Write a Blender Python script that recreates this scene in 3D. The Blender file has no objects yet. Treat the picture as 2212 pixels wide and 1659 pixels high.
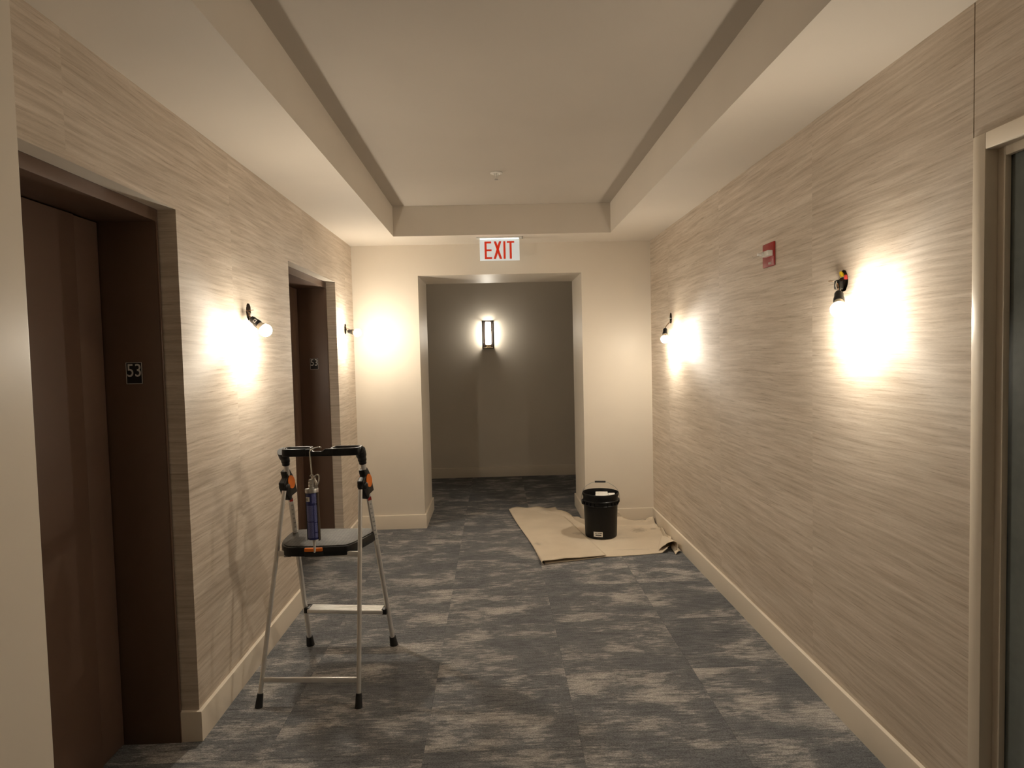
import bpy, math, random
from mathutils import Vector, Matrix
random.seed(7)
sc = bpy.context.scene
COL = sc.collection

# ------------------------------------------------------------------ camera
F_PX, YAW, PITCH, ROLL, CAM_Z = 1385.42, 0.02622, -0.04639, 0.02389, 1.5
fw = Vector((math.sin(YAW)*math.cos(PITCH), math.cos(YAW)*math.cos(PITCH), math.sin(PITCH)))
rt = Vector((math.cos(YAW), -math.sin(YAW), 0))
up = rt.cross(fw)
rc = rt*math.cos(ROLL) - up*math.sin(ROLL)
uc = rt*math.sin(ROLL) + up*math.cos(ROLL)
cam_d = bpy.data.cameras.new('camera'); cam = bpy.data.objects.new('camera', cam_d); COL.objects.link(cam)
cam_d.sensor_fit = 'HORIZONTAL'; cam_d.sensor_width = 36.0; cam_d.lens = F_PX/2212*36.0
cam_d.clip_start = 0.02
M = Matrix((rc, uc, -fw)).transposed().to_4x4(); M.translation = (0, 0, CAM_Z)
cam.matrix_world = M
sc.camera = cam

# ------------------------------------------------------------------ world, exposure
w = bpy.data.worlds.new('world'); sc.world = w; w.use_nodes = True
w.node_tree.nodes['Background'].inputs[0].default_value = (0.05, 0.05, 0.055, 1)
w.node_tree.nodes['Background'].inputs[1].default_value = 0.2
sc.view_settings.view_transform = 'Standard'
sc.view_settings.look = 'None'
sc.view_settings.gamma = 1.0
sc.view_settings.use_curve_mapping = False
sc.view_settings.exposure = 0.62
BULB_STRENGTH = 680.0
BULB_COLOR = (1.0, 0.895, 0.735)
SCONCE_STRENGTH = 20.0
SCONCE_COLOR = (1.0, 0.93, 0.80)

# ------------------------------------------------------------------ room numbers (metres)
XL, XR, YB = -1.206, 1.3705, 5.569          # wallpapered walls, painted end wall
ZS, ZT = 2.454, 2.69                         # dropped ceiling border, raised tray
TX0, TX1, TY0, TY1 = -0.778, 0.953, -0.7, 5.157
PX0, PX1, PZ, PY1 = -0.642, 0.768, 2.192, 6.23    # opening through the end wall
YF = 7.84                                    # wall of the cross corridor
YN = -1.9                                    # wall behind the camera
N1 = (1.40, 2.517); N2 = (3.855, 4.972); NZ = 2.084   # lift niches
XFR, XDR = -1.276, -1.482                    # lift frame face, lift door face
DY0, DY1, DZ = 0.86, 1.760, 2.033            # side door opening
CY = 1.806                                   # casing edge / joint

# ================================================================== material helpers
def newmat(name):
    m = bpy.data.materials.new(name); m.use_nodes = True
    nt = m.node_tree
    return m, nt, nt.nodes['Principled BSDF']
def N(nt, t, **kw):
    n = nt.nodes.new(t)
    for k, v in kw.items(): setattr(n, k, v)
    return n
def L(nt, a, b): nt.links.new(a, b)
def setin(n, k, v): n.inputs[k].default_value = v
def ramp(nt, stops, interp='LINEAR'):
    r = N(nt, 'ShaderNodeValToRGB'); cr = r.color_ramp; cr.interpolation = interp
    while len(cr.elements) < len(stops): cr.elements.new(0.5)
    for e, (p, c) in zip(cr.elements, stops):
        e.position = p; e.color = (*c, 1) if len(c) == 3 else c
    return r
def math_(nt, op, a, b=None, c=None):
    n = N(nt, 'ShaderNodeMath', operation=op)
    for i, x in enumerate((a, b, c)):
        if x is None: continue
        if isinstance(x, (int, float)): n.inputs[i].default_value = x
        else: L(nt, x, n.inputs[i])
    return n.outputs[0]
def noise(nt, vec, scale=5, detail=3, rough=0.5, dist=0.0):
    n = N(nt, 'ShaderNodeTexNoise'); setin(n, 'Scale', scale); setin(n, 'Detail', detail)
    setin(n, 'Roughness', rough); setin(n, 'Distortion', dist)
    if vec is not None: L(nt, vec, n.inputs['Vector'])
    return n.outputs['Fac']
def bump(nt, bsdf, h, strength=0.2, dist=0.001):
    b = N(nt, 'ShaderNodeBump'); setin(b, 'Strength', strength); setin(b, 'Distance', dist)
    L(nt, h, b.inputs['Height']); L(nt, b.outputs[0], bsdf.inputs['Normal'])
def mixc(nt, fac, a, b, mode='MIX'):
    n = N(nt, 'ShaderNodeMix', data_type='RGBA', blend_type=mode)
    for s, x in ((n.inputs[0], fac), (n.inputs[6], a), (n.inputs[7], b)):
        if isinstance(x, (int, float)): s.default_value = x
        elif isinstance(x, tuple): s.default_value = (*x, 1)
        else: L(nt, x, s)
    return n.outputs[2]
def plain(name, col, rough=0.5, metal=0.0, spec=0.5, var=0.08, scale=30, bmp=0.0, bscale=200, bdist=0.0005, coat=0.0):
    """a plain paint, plastic or metal with a slight procedural unevenness"""
    m, nt, b = newmat(name)
    tc = N(nt, 'ShaderNodeTexCoord').outputs['Object']
    f = noise(nt, tc, scale, 3)
    c0 = tuple(x*(1-var) for x in col); c1 = tuple(min(1, x*(1+var)) for x in col)
    r = ramp(nt, [(0.3, c0), (0.7, c1)]); L(nt, f, r.inputs[0]); L(nt, r.outputs[0], b.inputs['Base Color'])
    setin(b, 'Roughness', rough); setin(b, 'Metallic', metal); setin(b, 'Specular IOR Level', spec)
    setin(b, 'Coat Weight', coat)
    if bmp: bump(nt, b, noise(nt, tc, bscale, 2), bmp, bdist)
    return m
def emit(name, col, strength, base=None):
    m, nt, b = newmat(name)
    setin(b, 'Base Color', (*(base or col), 1)); setin(b, 'Emission Color', (*col, 1)); setin(b, 'Emission Strength', strength)
    setin(b, 'Roughness', 0.35)
    return m

MAT = {}
# --- painted walls and ceiling
def paint(name, col, rough, bmp=0.15):
    m, nt, b = newmat(name)
    pos = N(nt, 'ShaderNodeNewGeometry').outputs['Position']
    f = noise(nt, pos, 1.7, 3); g = noise(nt, pos, 160, 2)
    r = ramp(nt, [(0.3, tuple(c*0.97 for c in col)), (0.7, tuple(c*1.03 for c in col))])
    L(nt, f, r.inputs[0]); L(nt, r.outputs[0], b.inputs['Base Color'])
    setin(b, 'Roughness', rough); setin(b, 'Specular IOR Level', 0.25)
    bump(nt, b, g, bmp, 0.0006)
    return m
MAT['paint'] = paint('cream_wall_paint', (0.75, 0.675, 0.572), 0.42)
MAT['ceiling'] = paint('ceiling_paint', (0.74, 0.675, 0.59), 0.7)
MAT['tray'] = paint('shaded_ceiling_paint', (0.50, 0.45, 0.388), 0.75)  # ceiling paint darkened: the dimness of the raised tray is put into the colour
MAT['trim'] = paint('satin_trim_paint', (0.74, 0.655, 0.54), 0.33, 0.05)
# --- wallpaper: long horizontal fibres
def wallpaper():
    m, nt, b = newmat('streaked_wallpaper')
    pos = N(nt, 'ShaderNodeNewGeometry').outputs['Position']
    s = N(nt, 'ShaderNodeSeparateXYZ'); L(nt, pos, s.inputs[0])
    h = math_(nt, 'ADD', s.outputs[0], s.outputs[1])
    strip = math_(nt, 'FLOOR', math_(nt, 'DIVIDE', math_(nt, 'SUBTRACT', h, 4.1035), 1.14))
    wn = N(nt, 'ShaderNodeTexWhiteNoise', noise_dimensions='1D'); L(nt, strip, wn.inputs['W'])
    off = math_(nt, 'MULTIPLY', wn.outputs['Value'], 37.0)
    # slow waviness of the fibres
    cw = N(nt, 'ShaderNodeCombineXYZ'); L(nt, math_(nt, 'MULTIPLY', h, 2.2), cw.inputs[0]); L(nt, math_(nt, 'MULTIPLY', s.outputs[2], 3.0), cw.inputs[1])
    wav = math_(nt, 'MULTIPLY', noise(nt, cw.outputs[0], 1.0, 1), 0.022)
    z = math_(nt, 'ADD', s.outputs[2], wav)
    def layer(fh, fz, detail, rough=0.55):
        c = N(nt, 'ShaderNodeCombineXYZ')
        L(nt, math_(nt, 'MULTIPLY', h, fh), c.inputs[0]); L(nt, math_(nt, 'MULTIPLY', z, fz), c.inputs[1]); L(nt, off, c.inputs[2])
        return noise(nt, c.outputs[0], 1.0, detail, rough)
    a = layer(3.0, 70, 3)          # streaks
    d = layer(7.0, 170, 3, 0.6)    # thin dark threads
    e = layer(1.2, 9, 2)           # broad bands
    g = layer(60, 700, 2)          # weave
    ra = ramp(nt, [(0.30, (0.52, 0.435, 0.345)), (0.52, (0.635, 0.548, 0.452)), (0.74, (0.725, 0.645, 0.55))]); L(nt, a, ra.inputs[0])
    rd = ramp(nt, [(0.28, (0.74, 0.70, 0.66)), (0.42, (0.98, 0.98, 0.98)), (0.75, (1.04, 1.04, 1.05))]); L(nt, d, rd.inputs[0])
    re = ramp(nt, [(0.3, (0.92, 0.915, 0.90)), (0.7, (1.06, 1.06, 1.06))]); L(nt, e, re.inputs[0])
    rg = ramp(nt, [(0.3, (0.93, 0.93, 0.93)), (0.7, (1.05, 1.05, 1.05))]); L(nt, g, rg.inputs[0])
    c = mixc(nt, 1.0, ra.outputs[0], rd.outputs[0], 'MULTIPLY')
    c = mixc(nt, 1.0, c, re.outputs[0], 'MULTIPLY'); c = mixc(nt, 1.0, c, rg.outputs[0], 'MULTIPLY')
    L(nt, c, b.inputs['Base Color'])
    setin(b, 'Roughness', 0.55); setin(b, 'Specular IOR Level', 0.10); setin(b, 'Anisotropic', 0.9)
    tv = N(nt, 'ShaderNodeCombineXYZ'); setin(tv, 2, 1.0); L(nt, tv.outputs[0], b.inputs['Tangent'])
    hh = math_(nt, 'ADD', math_(nt, 'MULTIPLY', d, 1.0), math_(nt, 'MULTIPLY', g, 0.5))
    bump(nt, b, hh, 0.3, 0.0006)
    return m
MAT['wallpaper'] = wallpaper()
# --- carpet
def carpet():
    m, nt, b = newmat('carpet_tile_pile')
    oi = N(nt, 'ShaderNodeObjectInfo')
    tc = N(nt, 'ShaderNodeTexCoord').outputs['Object']
    s = N(nt, 'ShaderNodeSeparateXYZ'); L(nt, tc, s.inputs[0])
    off = math_(nt, 'MULTIPLY', oi.outputs['Random'], 61.0)
    def layer(fx, fy, detail, rough=0.55, dist=0.0, o=1.0):
        c = N(nt, 'ShaderNodeCombineXYZ')
        L(nt, math_(nt, 'MULTIPLY', s.outputs[0], fx), c.inputs[0]); L(nt, math_(nt, 'MULTIPLY', s.outputs[1], fy), c.inputs[1])
        L(nt, math_(nt, 'MULTIPLY', off, o), c.inputs[2])
        return noise(nt, c.outputs[0], 1.0, detail, rough, dist)
    cloud = layer(2.4, 5.2, 7, 0.74, 0.15)
    block = layer(5.5, 7.5, 0, 0.5, 0.0, 3.1)
    streak = layer(13, 85, 4, 0.65, 0.0, 1.7)
    dash = layer(11, 150, 2, 0.5, 0.0, 4.3)
    fibre = layer(170, 420, 2, 0.6, 0.0, 2.3)
    k = math_(nt, 'ADD', cloud, math_(nt, 'MULTIPLY', math_(nt, 'SUBTRACT', streak, 0.5), 0.30))
    k = math_(nt, 'ADD', k, math_(nt, 'MULTIPLY', math_(nt, 'SUBTRACT', block, 0.5), 0.22))
    r = ramp(nt, [(0.38, (0.128, 0.131, 0.138)), (0.515, (0.168, 0.168, 0.170)), (0.55, (0.245, 0.236, 0.228)), (0.66, (0.385, 0.360, 0.335))])
    L(nt, k, r.inputs[0])
    rs = ramp(nt, [(0.26, (0.70, 0.70, 0.70)), (0.5, (1, 1, 1)), (0.75, (1.15, 1.15, 1.16))]); L(nt, streak, rs.inputs[0])
    rd = ramp(nt, [(0.27, (0.55, 0.55, 0.55)), (0.36, (1, 1, 1))]); L(nt, dash, rd.inputs[0])
    rf = ramp(nt, [(0.25, (0.45, 0.45, 0.45)), (0.5, (1, 1, 1)), (0.78, (1.7, 1.7, 1.7))]); L(nt, fibre, rf.inputs[0])
    c = mixc(nt, 1.0, r.outputs[0], rs.outputs[0], 'MULTIPLY'); c = mixc(nt, 1.0, c, rd.outputs[0], 'MULTIPLY'); c = mixc(nt, 1.0, c, rf.outputs[0], 'MULTIPLY')
    L(nt, c, b.inputs['Base Color']); setin(b, 'Roughness', 0.95); setin(b, 'Specular IOR Level', 0.1)
    bump(nt, b, fibre, 0.6, 0.003)
    return m
MAT['carpet'] = carpet()
# --- others
def bronze():
    m, nt, b = newmat('brown_enamelled_steel')
    pos = N(nt, 'ShaderNodeNewGeometry').outputs['Position']
    f = noise(nt, pos, 2.0, 4); g = noise(nt, pos, 420, 2)
    r = ramp(nt, [(0.3, (0.112, 0.066, 0.044)), (0.7, (0.138, 0.081, 0.053))]); L(nt, f, r.inputs[0]); L(nt, r.outputs[0], b.inputs['Base Color'])
    setin(b, 'Roughness', 0.45); setin(b, 'Specular IOR Level', 0.5)
    bump(nt, b, g, 0.12, 0.0006)
    return m
MAT['bronze'] = bronze()
MAT['gap'] = plain('dark_shaft', (0.006, 0.005, 0.005), 0.8)
MAT['doorleaf'] = plain('grey_green_door_paint', (0.20, 0.225, 0.22), 0.45, bmp=0.1)
MAT['black'] = plain('black_plastic', (0.006, 0.006, 0.0066), 0.36, spec=0.35, var=0.2, bmp=0.15, bscale=400)
MAT['blackgloss'] = plain('black_bucket_plastic', (0.0032, 0.0032, 0.0036), 0.42, spec=0.3, var=0.15)
MAT['rubber'] = plain('black_rubber', (0.012, 0.012, 0.012), 0.7, bmp=0.2)
MAT['alu'] = plain('brushed_aluminium', (0.70, 0.68, 0.65), 0.38, metal=0.6, var=0.05, bmp=0.1, bscale=300)
MAT['chrome'] = plain('zinc_steel', (0.62, 0.60, 0.56), 0.22, metal=1.0, var=0.06)
MAT['steel'] = plain('galvanised_steel', (0.5, 0.49, 0.47), 0.4, metal=0.9, var=0.12)
MAT['orange'] = plain('orange_plastic', (0.85, 0.20, 0.012), 0.4, var=0.05)
MAT['white'] = plain('white_plastic', (0.74, 0.71, 0.65), 0.4, var=0.03)
MAT['paper'] = plain('white_paper', (0.80, 0.78, 0.73), 0.6, var=0.03)
MAT['bulbbase'] = plain('bulb_collar_plastic', (0.78, 0.70, 0.58), 0.4, var=0.03)
MAT['wire'] = plain('black_wire', (0.02, 0.018, 0.016), 0.45)
MAT['wirewhite'] = plain('white_wire', (0.7, 0.68, 0.62), 0.45)
MAT['copper'] = plain('bare_copper_wire', (0.45, 0.27, 0.15), 0.35, metal=0.9)
MAT['yellow'] = plain('yellow_wire_nut', (0.80, 0.55, 0.02), 0.4)
MAT['red'] = plain('red_fire_plate', (0.30, 0.012, 0.012), 0.35, var=0.04)
MAT['rednut'] = plain('red_wire_nut', (0.45, 0.03, 0.02), 0.4)
MAT['labelgrey'] = plain('grey_print', (0.48, 0.47, 0.45), 0.5)
MAT['ink'] = plain('dark_print', (0.02, 0.02, 0.025), 0.5)
MAT['signblack'] = plain('sign_black', (0.008, 0.008, 0.009), 0.4)
MAT['signwhite'] = plain('sign_raised_white', (0.62, 0.60, 0.56), 0.45)
MAT['brass'] = plain('polished_nickel', (0.72, 0.60, 0.42), 0.25, metal=1.0)
MAT['darkmetal'] = plain('dark_bronze_metal', (0.07, 0.05, 0.038), 0.35, metal=0.7)
MAT['navy'] = plain('navy_cartridge', (0.012, 0.018, 0.12), 0.4, var=0.1)
def label_print():
    m, nt, b = newmat('printed_label_blue')
    tc = N(nt, 'ShaderNodeTexCoord').outputs['Object']
    s = N(nt, 'ShaderNodeSeparateXYZ'); L(nt, tc, s.inputs[0])
    c = N(nt, 'ShaderNodeCombineXYZ'); L(nt, math_(nt, 'MULTIPLY', s.outputs[0], 500), c.inputs[0]); L(nt, math_(nt, 'MULTIPLY', s.outputs[2], 480), c.inputs[2])
    f = noise(nt, c.outputs[0], 1.0, 2)
    r = ramp(nt, [(0.35, (0.035, 0.045, 0.20)), (0.65, (0.19, 0.21, 0.45))]); L(nt, f, r.inputs[0]); L(nt, r.outputs[0], b.inputs['Base Color'])
    setin(b, 'Roughness', 0.4)
    return m
MAT['labelprint'] = label_print()
def canvas():
    m, nt, b = newmat('cotton_drop_cloth')
    pos = N(nt, 'ShaderNodeNewGeometry').outputs['Position']
    f = noise(nt, pos, 3.0, 4); wv = noise(nt, pos, 900, 1); wr = noise(nt, pos, 14, 4, 0.6)
    r = ramp(nt, [(0.3, (0.60, 0.505, 0.385)), (0.7, (0.70, 0.60, 0.465))]); L(nt, f, r.inputs[0])
    col = r.outputs[0]
    # paint smudges, each with its own place on the cloth
    def smudge(col, cx, cy, rx, ry, amt, tint, sc_=40):
        s = N(nt, 'ShaderNodeSeparateXYZ'); L(nt, pos, s.inputs[0])
        dx = math_(nt, 'DIVIDE', math_(nt, 'SUBTRACT', s.outputs[0], cx), rx); dy = math_(nt, 'DIVIDE', math_(nt, 'SUBTRACT', s.outputs[1], cy), ry)
        d = math_(nt, 'SQRT', math_(nt, 'ADD', math_(nt, 'MULTIPLY', dx, dx), math_(nt, 'MULTIPLY', dy, dy)))
        d = math_(nt, 'ADD', d, math_(nt, 'MULTIPLY', math_(nt, 'SUBTRACT', noise(nt, pos, sc_, 4, 0.7), 0.5), 2.2))
        q = ramp(nt, [(0.2, (amt, amt, amt)), (0.95, (0, 0, 0))]); L(nt, d, q.inputs[0])
        return mixc(nt, q.outputs[0], col, tint)
    col = smudge(col, 1.165, 5.27, 0.085, 0.10, 0.55, (0.26, 0.215, 0.17))
    col = smudge(col, 1.30, 5.30, 0.035, 0.035, 0.5, (0.28, 0.23, 0.18))
    col = smudge(col, 0.66, 5.19, 0.07, 0.06, 0.45, (0.30, 0.24, 0.18))
    col = smudge(col, 1.02, 5.06, 0.16, 0.03, 0.25, (0.38, 0.32, 0.24))
    col = smudge(col, 1.0, 4.75, 0.22, 0.018, 0.25, (0.34, 0.28, 0.22))
    col = smudge(col, 0.30, 4.93, 0.05, 0.05, 0.35, (0.32, 0.27, 0.21))
    col = smudge(col, 1.22, 5.47, 0.12, 0.03, 0.3, (0.36, 0.3, 0.23))
    L(nt, col, b.inputs['Base Color']); setin(b, 'Roughness', 0.9); setin(b, 'Specular IOR Level', 0.15)
    bump(nt, b, math_(nt, 'ADD', wr, math_(nt, 'MULTIPLY', wv, 0.1)), 0.35, 0.006)
    return m
MAT['canvas'] = canvas()
def diamond():
    m, nt, b = newmat('grip_tread_plastic')
    tc = N(nt, 'ShaderNodeTexCoord').outputs['Object']
    vm = N(nt, 'ShaderNodeMapping'); setin(vm, 'Rotation', (0, 0, math.radians(45))); L(nt, tc, vm.inputs[0])
    ck = N(nt, 'ShaderNodeTexChecker'); setin(ck, 'Scale', 95.0); L(nt, vm.outputs[0], ck.inputs[0])
    f = noise(nt, tc, 40, 4)
    r = ramp(nt, [(0.3, (0.026, 0.024, 0.021)), (0.7, (0.055, 0.050, 0.044))]); L(nt, f, r.inputs[0])
    rk = ramp(nt, [(0.0, (0.75, 0.75, 0.75)), (1.0, (1.25, 1.25, 1.25))]); L(nt, ck.outputs['Fac'], rk.inputs[0])
    L(nt, mixc(nt, 1.0, r.outputs[0], rk.outputs[0], 'MULTIPLY'), b.inputs['Base Color'])
    setin(b, 'Roughness', 0.55); bump(nt, b, ck.outputs['Fac'], 0.8, 0.0015)
    return m
MAT['tread'] = diamond()
def bulb_mat():
    # the diode board sits at the collar and faces the tip, so the tip of the dome glows strongest
    m = emit('lit_frosted_bulb', BULB_COLOR, BULB_STRENGTH, (0.9, 0.9, 0.9)); nt = m.node_tree; b = nt.nodes['Principled BSDF']
    at_ = N(nt, 'ShaderNodeAttribute', attribute_name='glow')
    L(nt, math_(nt, 'MULTIPLY', at_.outputs['Fac'], BULB_STRENGTH), b.inputs['Emission Strength'])
    return m
MAT['bulb'] = bulb_mat()
MAT['sconceback'] = plain('dark_sconce_back', (0.022, 0.015, 0.011), 0.3, metal=0.3)
MAT['sconceglass'] = emit('lit_opal_glass', SCONCE_COLOR, SCONCE_STRENGTH, (0.9, 0.9, 0.9))
MAT['exitpanel'] = emit('edge_lit_acrylic', (0.80, 0.86, 0.86), 0.27, (0.6, 0.62, 0.6))
MAT['exitedge'] = emit('exit_led_edge', (0.80, 1.0, 1.0), 3.0, (0.8, 0.85, 0.85))
MAT['exitred'] = emit('edge_lit_red_letter', (0.85, 0.05, 0.012), 0.22, (0.5, 0.025, 0.008))
MAT['lens'] = plain('clear_strobe_lens', (0.75, 0.72, 0.66), 0.12, var=0.1)

# ================================================================== mesh helpers
ORG = {}
class MB:
    def __init__(s): s.v = []; s.f = []
    def add(s, vs, fs):
        o = len(s.v); s.v += [Vector(p) for p in vs]; s.f += [tuple(i+o for i in q) for q in fs]; return s
    def box(s, a, b):
        (x0, y0, z0), (x1, y1, z1) = [(min(p), max(p)) for p in zip(a, b)][0:0] or (a, b)
        x0, x1 = sorted((a[0], b[0])); y0, y1 = sorted((a[1], b[1])); z0, z1 = sorted((a[2], b[2]))
        return s.add([(x0,y0,z0),(x1,y0,z0),(x1,y1,z0),(x0,y1,z0),(x0,y0,z1),(x1,y0,z1),(x1,y1,z1),(x0,y1,z1)],
                     [(0,3,2,1),(4,5,6,7),(0,1,5,4),(1,2,6,5),(2,3,7,6),(3,0,4,7)])
    def obox(s, c, ax, ay, az):
        """box from centre and three half-axis vectors"""
        c = Vector(c); ax, ay, az = Vector(ax), Vector(ay), Vector(az)
        vs = [c+ax*i+ay*j+az*k for k in (-1,1) for (i,j) in ((-1,-1),(1,-1),(1,1),(-1,1))]
        return s.add(vs, [(0,3,2,1),(4,5,6,7),(0,1,5,4),(1,2,6,5),(2,3,7,6),(3,0,4,7)])
    def tube(s, pts, r, n=12, sx=1.0, ref=(0,0,1)):
        pts = [Vector(p) for p in pts]; rs = r if isinstance(r, (list, tuple)) else [r]*len(pts)
        rings = []
        for i, p in enumerate(pts):
            d = (pts[min(i+1, len(pts)-1)] - pts[max(i-1, 0)]).normalized()
            rf = Vector(ref)
            if abs(d.dot(rf)) > 0.95: rf = Vector((0, 1, 0)) if abs(d.y) < 0.9 else Vector((1, 0, 0))
            a = d.cross(rf).normalized(); bb = a.cross(d)
            rings.append([p + a*math.cos(t)*rs[i]*sx + bb*math.sin(t)*rs[i] for t in (2*math.pi*k/n for k in range(n))])
        vs = [q for g in rings for q in g]; fs = []
        for i in range(len(pts)-1):
            for k in range(n):
                fs.append((i*n+k, i*n+(k+1) % n, (i+1)*n+(k+1) % n, (i+1)*n+k))
        fs.append(tuple(range(n-1, -1, -1))); fs.append(tuple((len(pts)-1)*n+k for k in range(n)))
        return s.add(vs, fs)
    def lathe(s, prof, o, d=(0,0,1), n=32, cap0=True, cap1=True):
        """prof: (radius, distance along axis d from o)"""
        o = Vector(o); d = Vector(d).normalized()
        rf = Vector((0,0,1)) if abs(d.z) < 0.9 else Vector((1,0,0))
        a = d.cross(rf).normalized(); bb = d.cross(a)
        vs = []; fs = []
        for r, t in prof:
            for k in range(n):
                th = 2*math.pi*k/n
                vs.append(o + d*t + a*(r*math.cos(th)) + bb*(r*math.sin(th)))
        for i in range(len(prof)-1):
            for k in range(n):
                fs.append((i*n+k, i*n+(k+1) % n, (i+1)*n+(k+1) % n, (i+1)*n+k))
        if cap0: fs.append(tuple(range(n-1, -1, -1)))
        if cap1: fs.append(tuple((len(prof)-1)*n+k for k in range(n)))
        return s.add(vs, fs)
    def prism(s, poly, o, ax, ay, az):
        """polygon (u,v) in plane ax,ay at o, extruded by vector az"""
        o = Vector(o); ax, ay, az = Vector(ax), Vector(ay), Vector(az); n = len(poly)
        vs = [o+ax*u+ay*v for u, v in poly] + [o+ax*u+ay*v+az for u, v in poly]
        fs = [tuple(range(n-1, -1, -1)), tuple(range(n, 2*n))] + [(i, (i+1) % n, n+(i+1) % n, n+i) for i in range(n)]
        return s.add(vs, fs)
    def grid(s, rows):
        nu = len(rows[0]); vs = [p for r in rows for p in r]
        fs = [(i*nu+j, i*nu+j+1, (i+1)*nu+j+1, (i+1)*nu+j) for i in range(len(rows)-1) for j in range(nu-1)]
        return s.add(vs, fs)
    def build(s, name, mat, parent=None, origin=None, smooth=35, bevel=0.0, bseg=2, fix=True):
        if parent is not None: org = ORG[parent]
        elif origin is not None: org = Vector(origin)
        else:
            org = Vector([(min(v[i] for v in s.v)+max(v[i] for v in s.v))/2 for i in range(3)]); org.z = min(v.z for v in s.v)
        me = bpy.data.meshes.new(name)
        me.from_pydata([v-org for v in s.v], [], s.f); me.validate()
        import bmesh
        bm = bmesh.new(); bm.from_mesh(me)
        if fix: bmesh.ops.recalc_face_normals(bm, faces=bm.faces)
        if bevel:
            es = [e for e in bm.edges if e.is_manifold and e.calc_face_angle(0) > math.radians(40)]
            bmesh.ops.bevel(bm, geom=es, offset=bevel, segments=bseg, affect='EDGES', profile=0.5, clamp_overlap=True)
        bm.to_mesh(me); bm.free()
        if smooth:
            me.shade_smooth(); me.set_sharp_from_angle(angle=math.radians(smooth))
        me.materials.append(MAT[mat] if isinstance(mat, str) else mat)
        o = bpy.data.objects.new(name, me); COL.objects.link(o)
        if parent is not None: o.parent = parent
        else: o.location = org
        ORG[o] = org
        return o
def empty(name, loc):
    o = bpy.data.objects.new(name, None); COL.objects.link(o); o.location = loc; o.empty_display_size = 0.05
    ORG[o] = Vector(loc); return o
def tag(o, label, cat, group=None):
    o['label'] = label; o['category'] = cat
    if group: o['group'] = group
    return o
def struct(o, label=None, cat=None):
    o['kind'] = 'structure'
    if label: o['label'] = label
    if cat: o['category'] = cat
    return o
def bx(name, a, b, mat, parent=None, bevel=0.0, **kw): return MB().box(a, b).build(name, mat, parent, bevel=bevel, **kw)

def slab(axis, c0, c1, u, v, holes):
    """a plate across `axis` between c0 and c1, spanning u and v ranges, with rectangular through holes (u0,u1,v0,v1)"""
    us = sorted({*u, *[x for h in holes for x in h[:2]]}); vs = sorted({*v, *[x for h in holes for x in h[2:]]})
    us = [x for x in us if u[0] <= x <= u[1]]; vs = [x for x in vs if v[0] <= x <= v[1]]
    def solid(i, j):
        if i < 0 or j < 0 or i >= len(us)-1 or j >= len(vs)-1: return False
        cu, cv = (us[i]+us[i+1])/2, (vs[j]+vs[j+1])/2
        return not any(h[0] < cu < h[1] and h[2] < cv < h[3] for h in holes)
    vd = {}; V = []; Fc = []
    def P(c, a, b):
        k = (c, a, b)
        if k not in vd:
            vd[k] = len(V); V.append({0: (c, a, b), 1: (a, c, b), 2: (a, b, c)}[axis])
        return vd[k]
    for i in range(len(us)-1):
        for j in range(len(vs)-1):
            if not solid(i, j): continue
            a0, a1, b0, b1 = us[i], us[i+1], vs[j], vs[j+1]
            for c in (c0, c1): Fc.append((P(c,a0,b0), P(c,a1,b0), P(c,a1,b1), P(c,a0,b1)))
            if not solid(i-1, j): Fc.append((P(c0,a0,b0), P(c1,a0,b0), P(c1,a0,b1), P(c0,a0,b1)))
            if not solid(i+1, j): Fc.append((P(c0,a1,b0), P(c1,a1,b0), P(c1,a1,b1), P(c0,a1,b1)))
            if not solid(i, j-1): Fc.append((P(c0,a0,b0), P(c1,a0,b0), P(c1,a1,b0), P(c0,a1,b0)))
            if not solid(i, j+1): Fc.append((P(c0,a0,b1), P(c1,a0,b1), P(c1,a1,b1), P(c0,a1,b1)))
    return MB().add(V, Fc)

def sweep(path, prof):
    """profile (distance off the wall, height) swept along a floor path; the room is on the right-hand side"""
    path = [Vector((p[0], p[1])) for p in path]; n = len(prof); vs = []; fs = []
    def rgt(a, b): d = (b-a).normalized(); return Vector((d.y, -d.x))
    for i, p in enumerate(path):
        r0 = rgt(path[i-1], p) if i else None; r1 = rgt(p, path[i+1]) if i < len(path)-1 else None
        if r0 is None: m = r1
        elif r1 is None: m = r0
        else: m = (r0+r1); m = m/m.dot(r0)
        for t, z in prof: vs.append((p.x+m.x*t, p.y+m.y*t, z))
    for i in range(len(path)-1):
        for k in range(n): fs.append((i*n+k, i*n+(k+1) % n, (i+1)*n+(k+1) % n, (i+1)*n+k))
    fs.append(tuple(range(n))); fs.append(tuple((len(path)-1)*n+k for k in range(n-1, -1, -1)))
    return MB().add(vs, fs)

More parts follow.
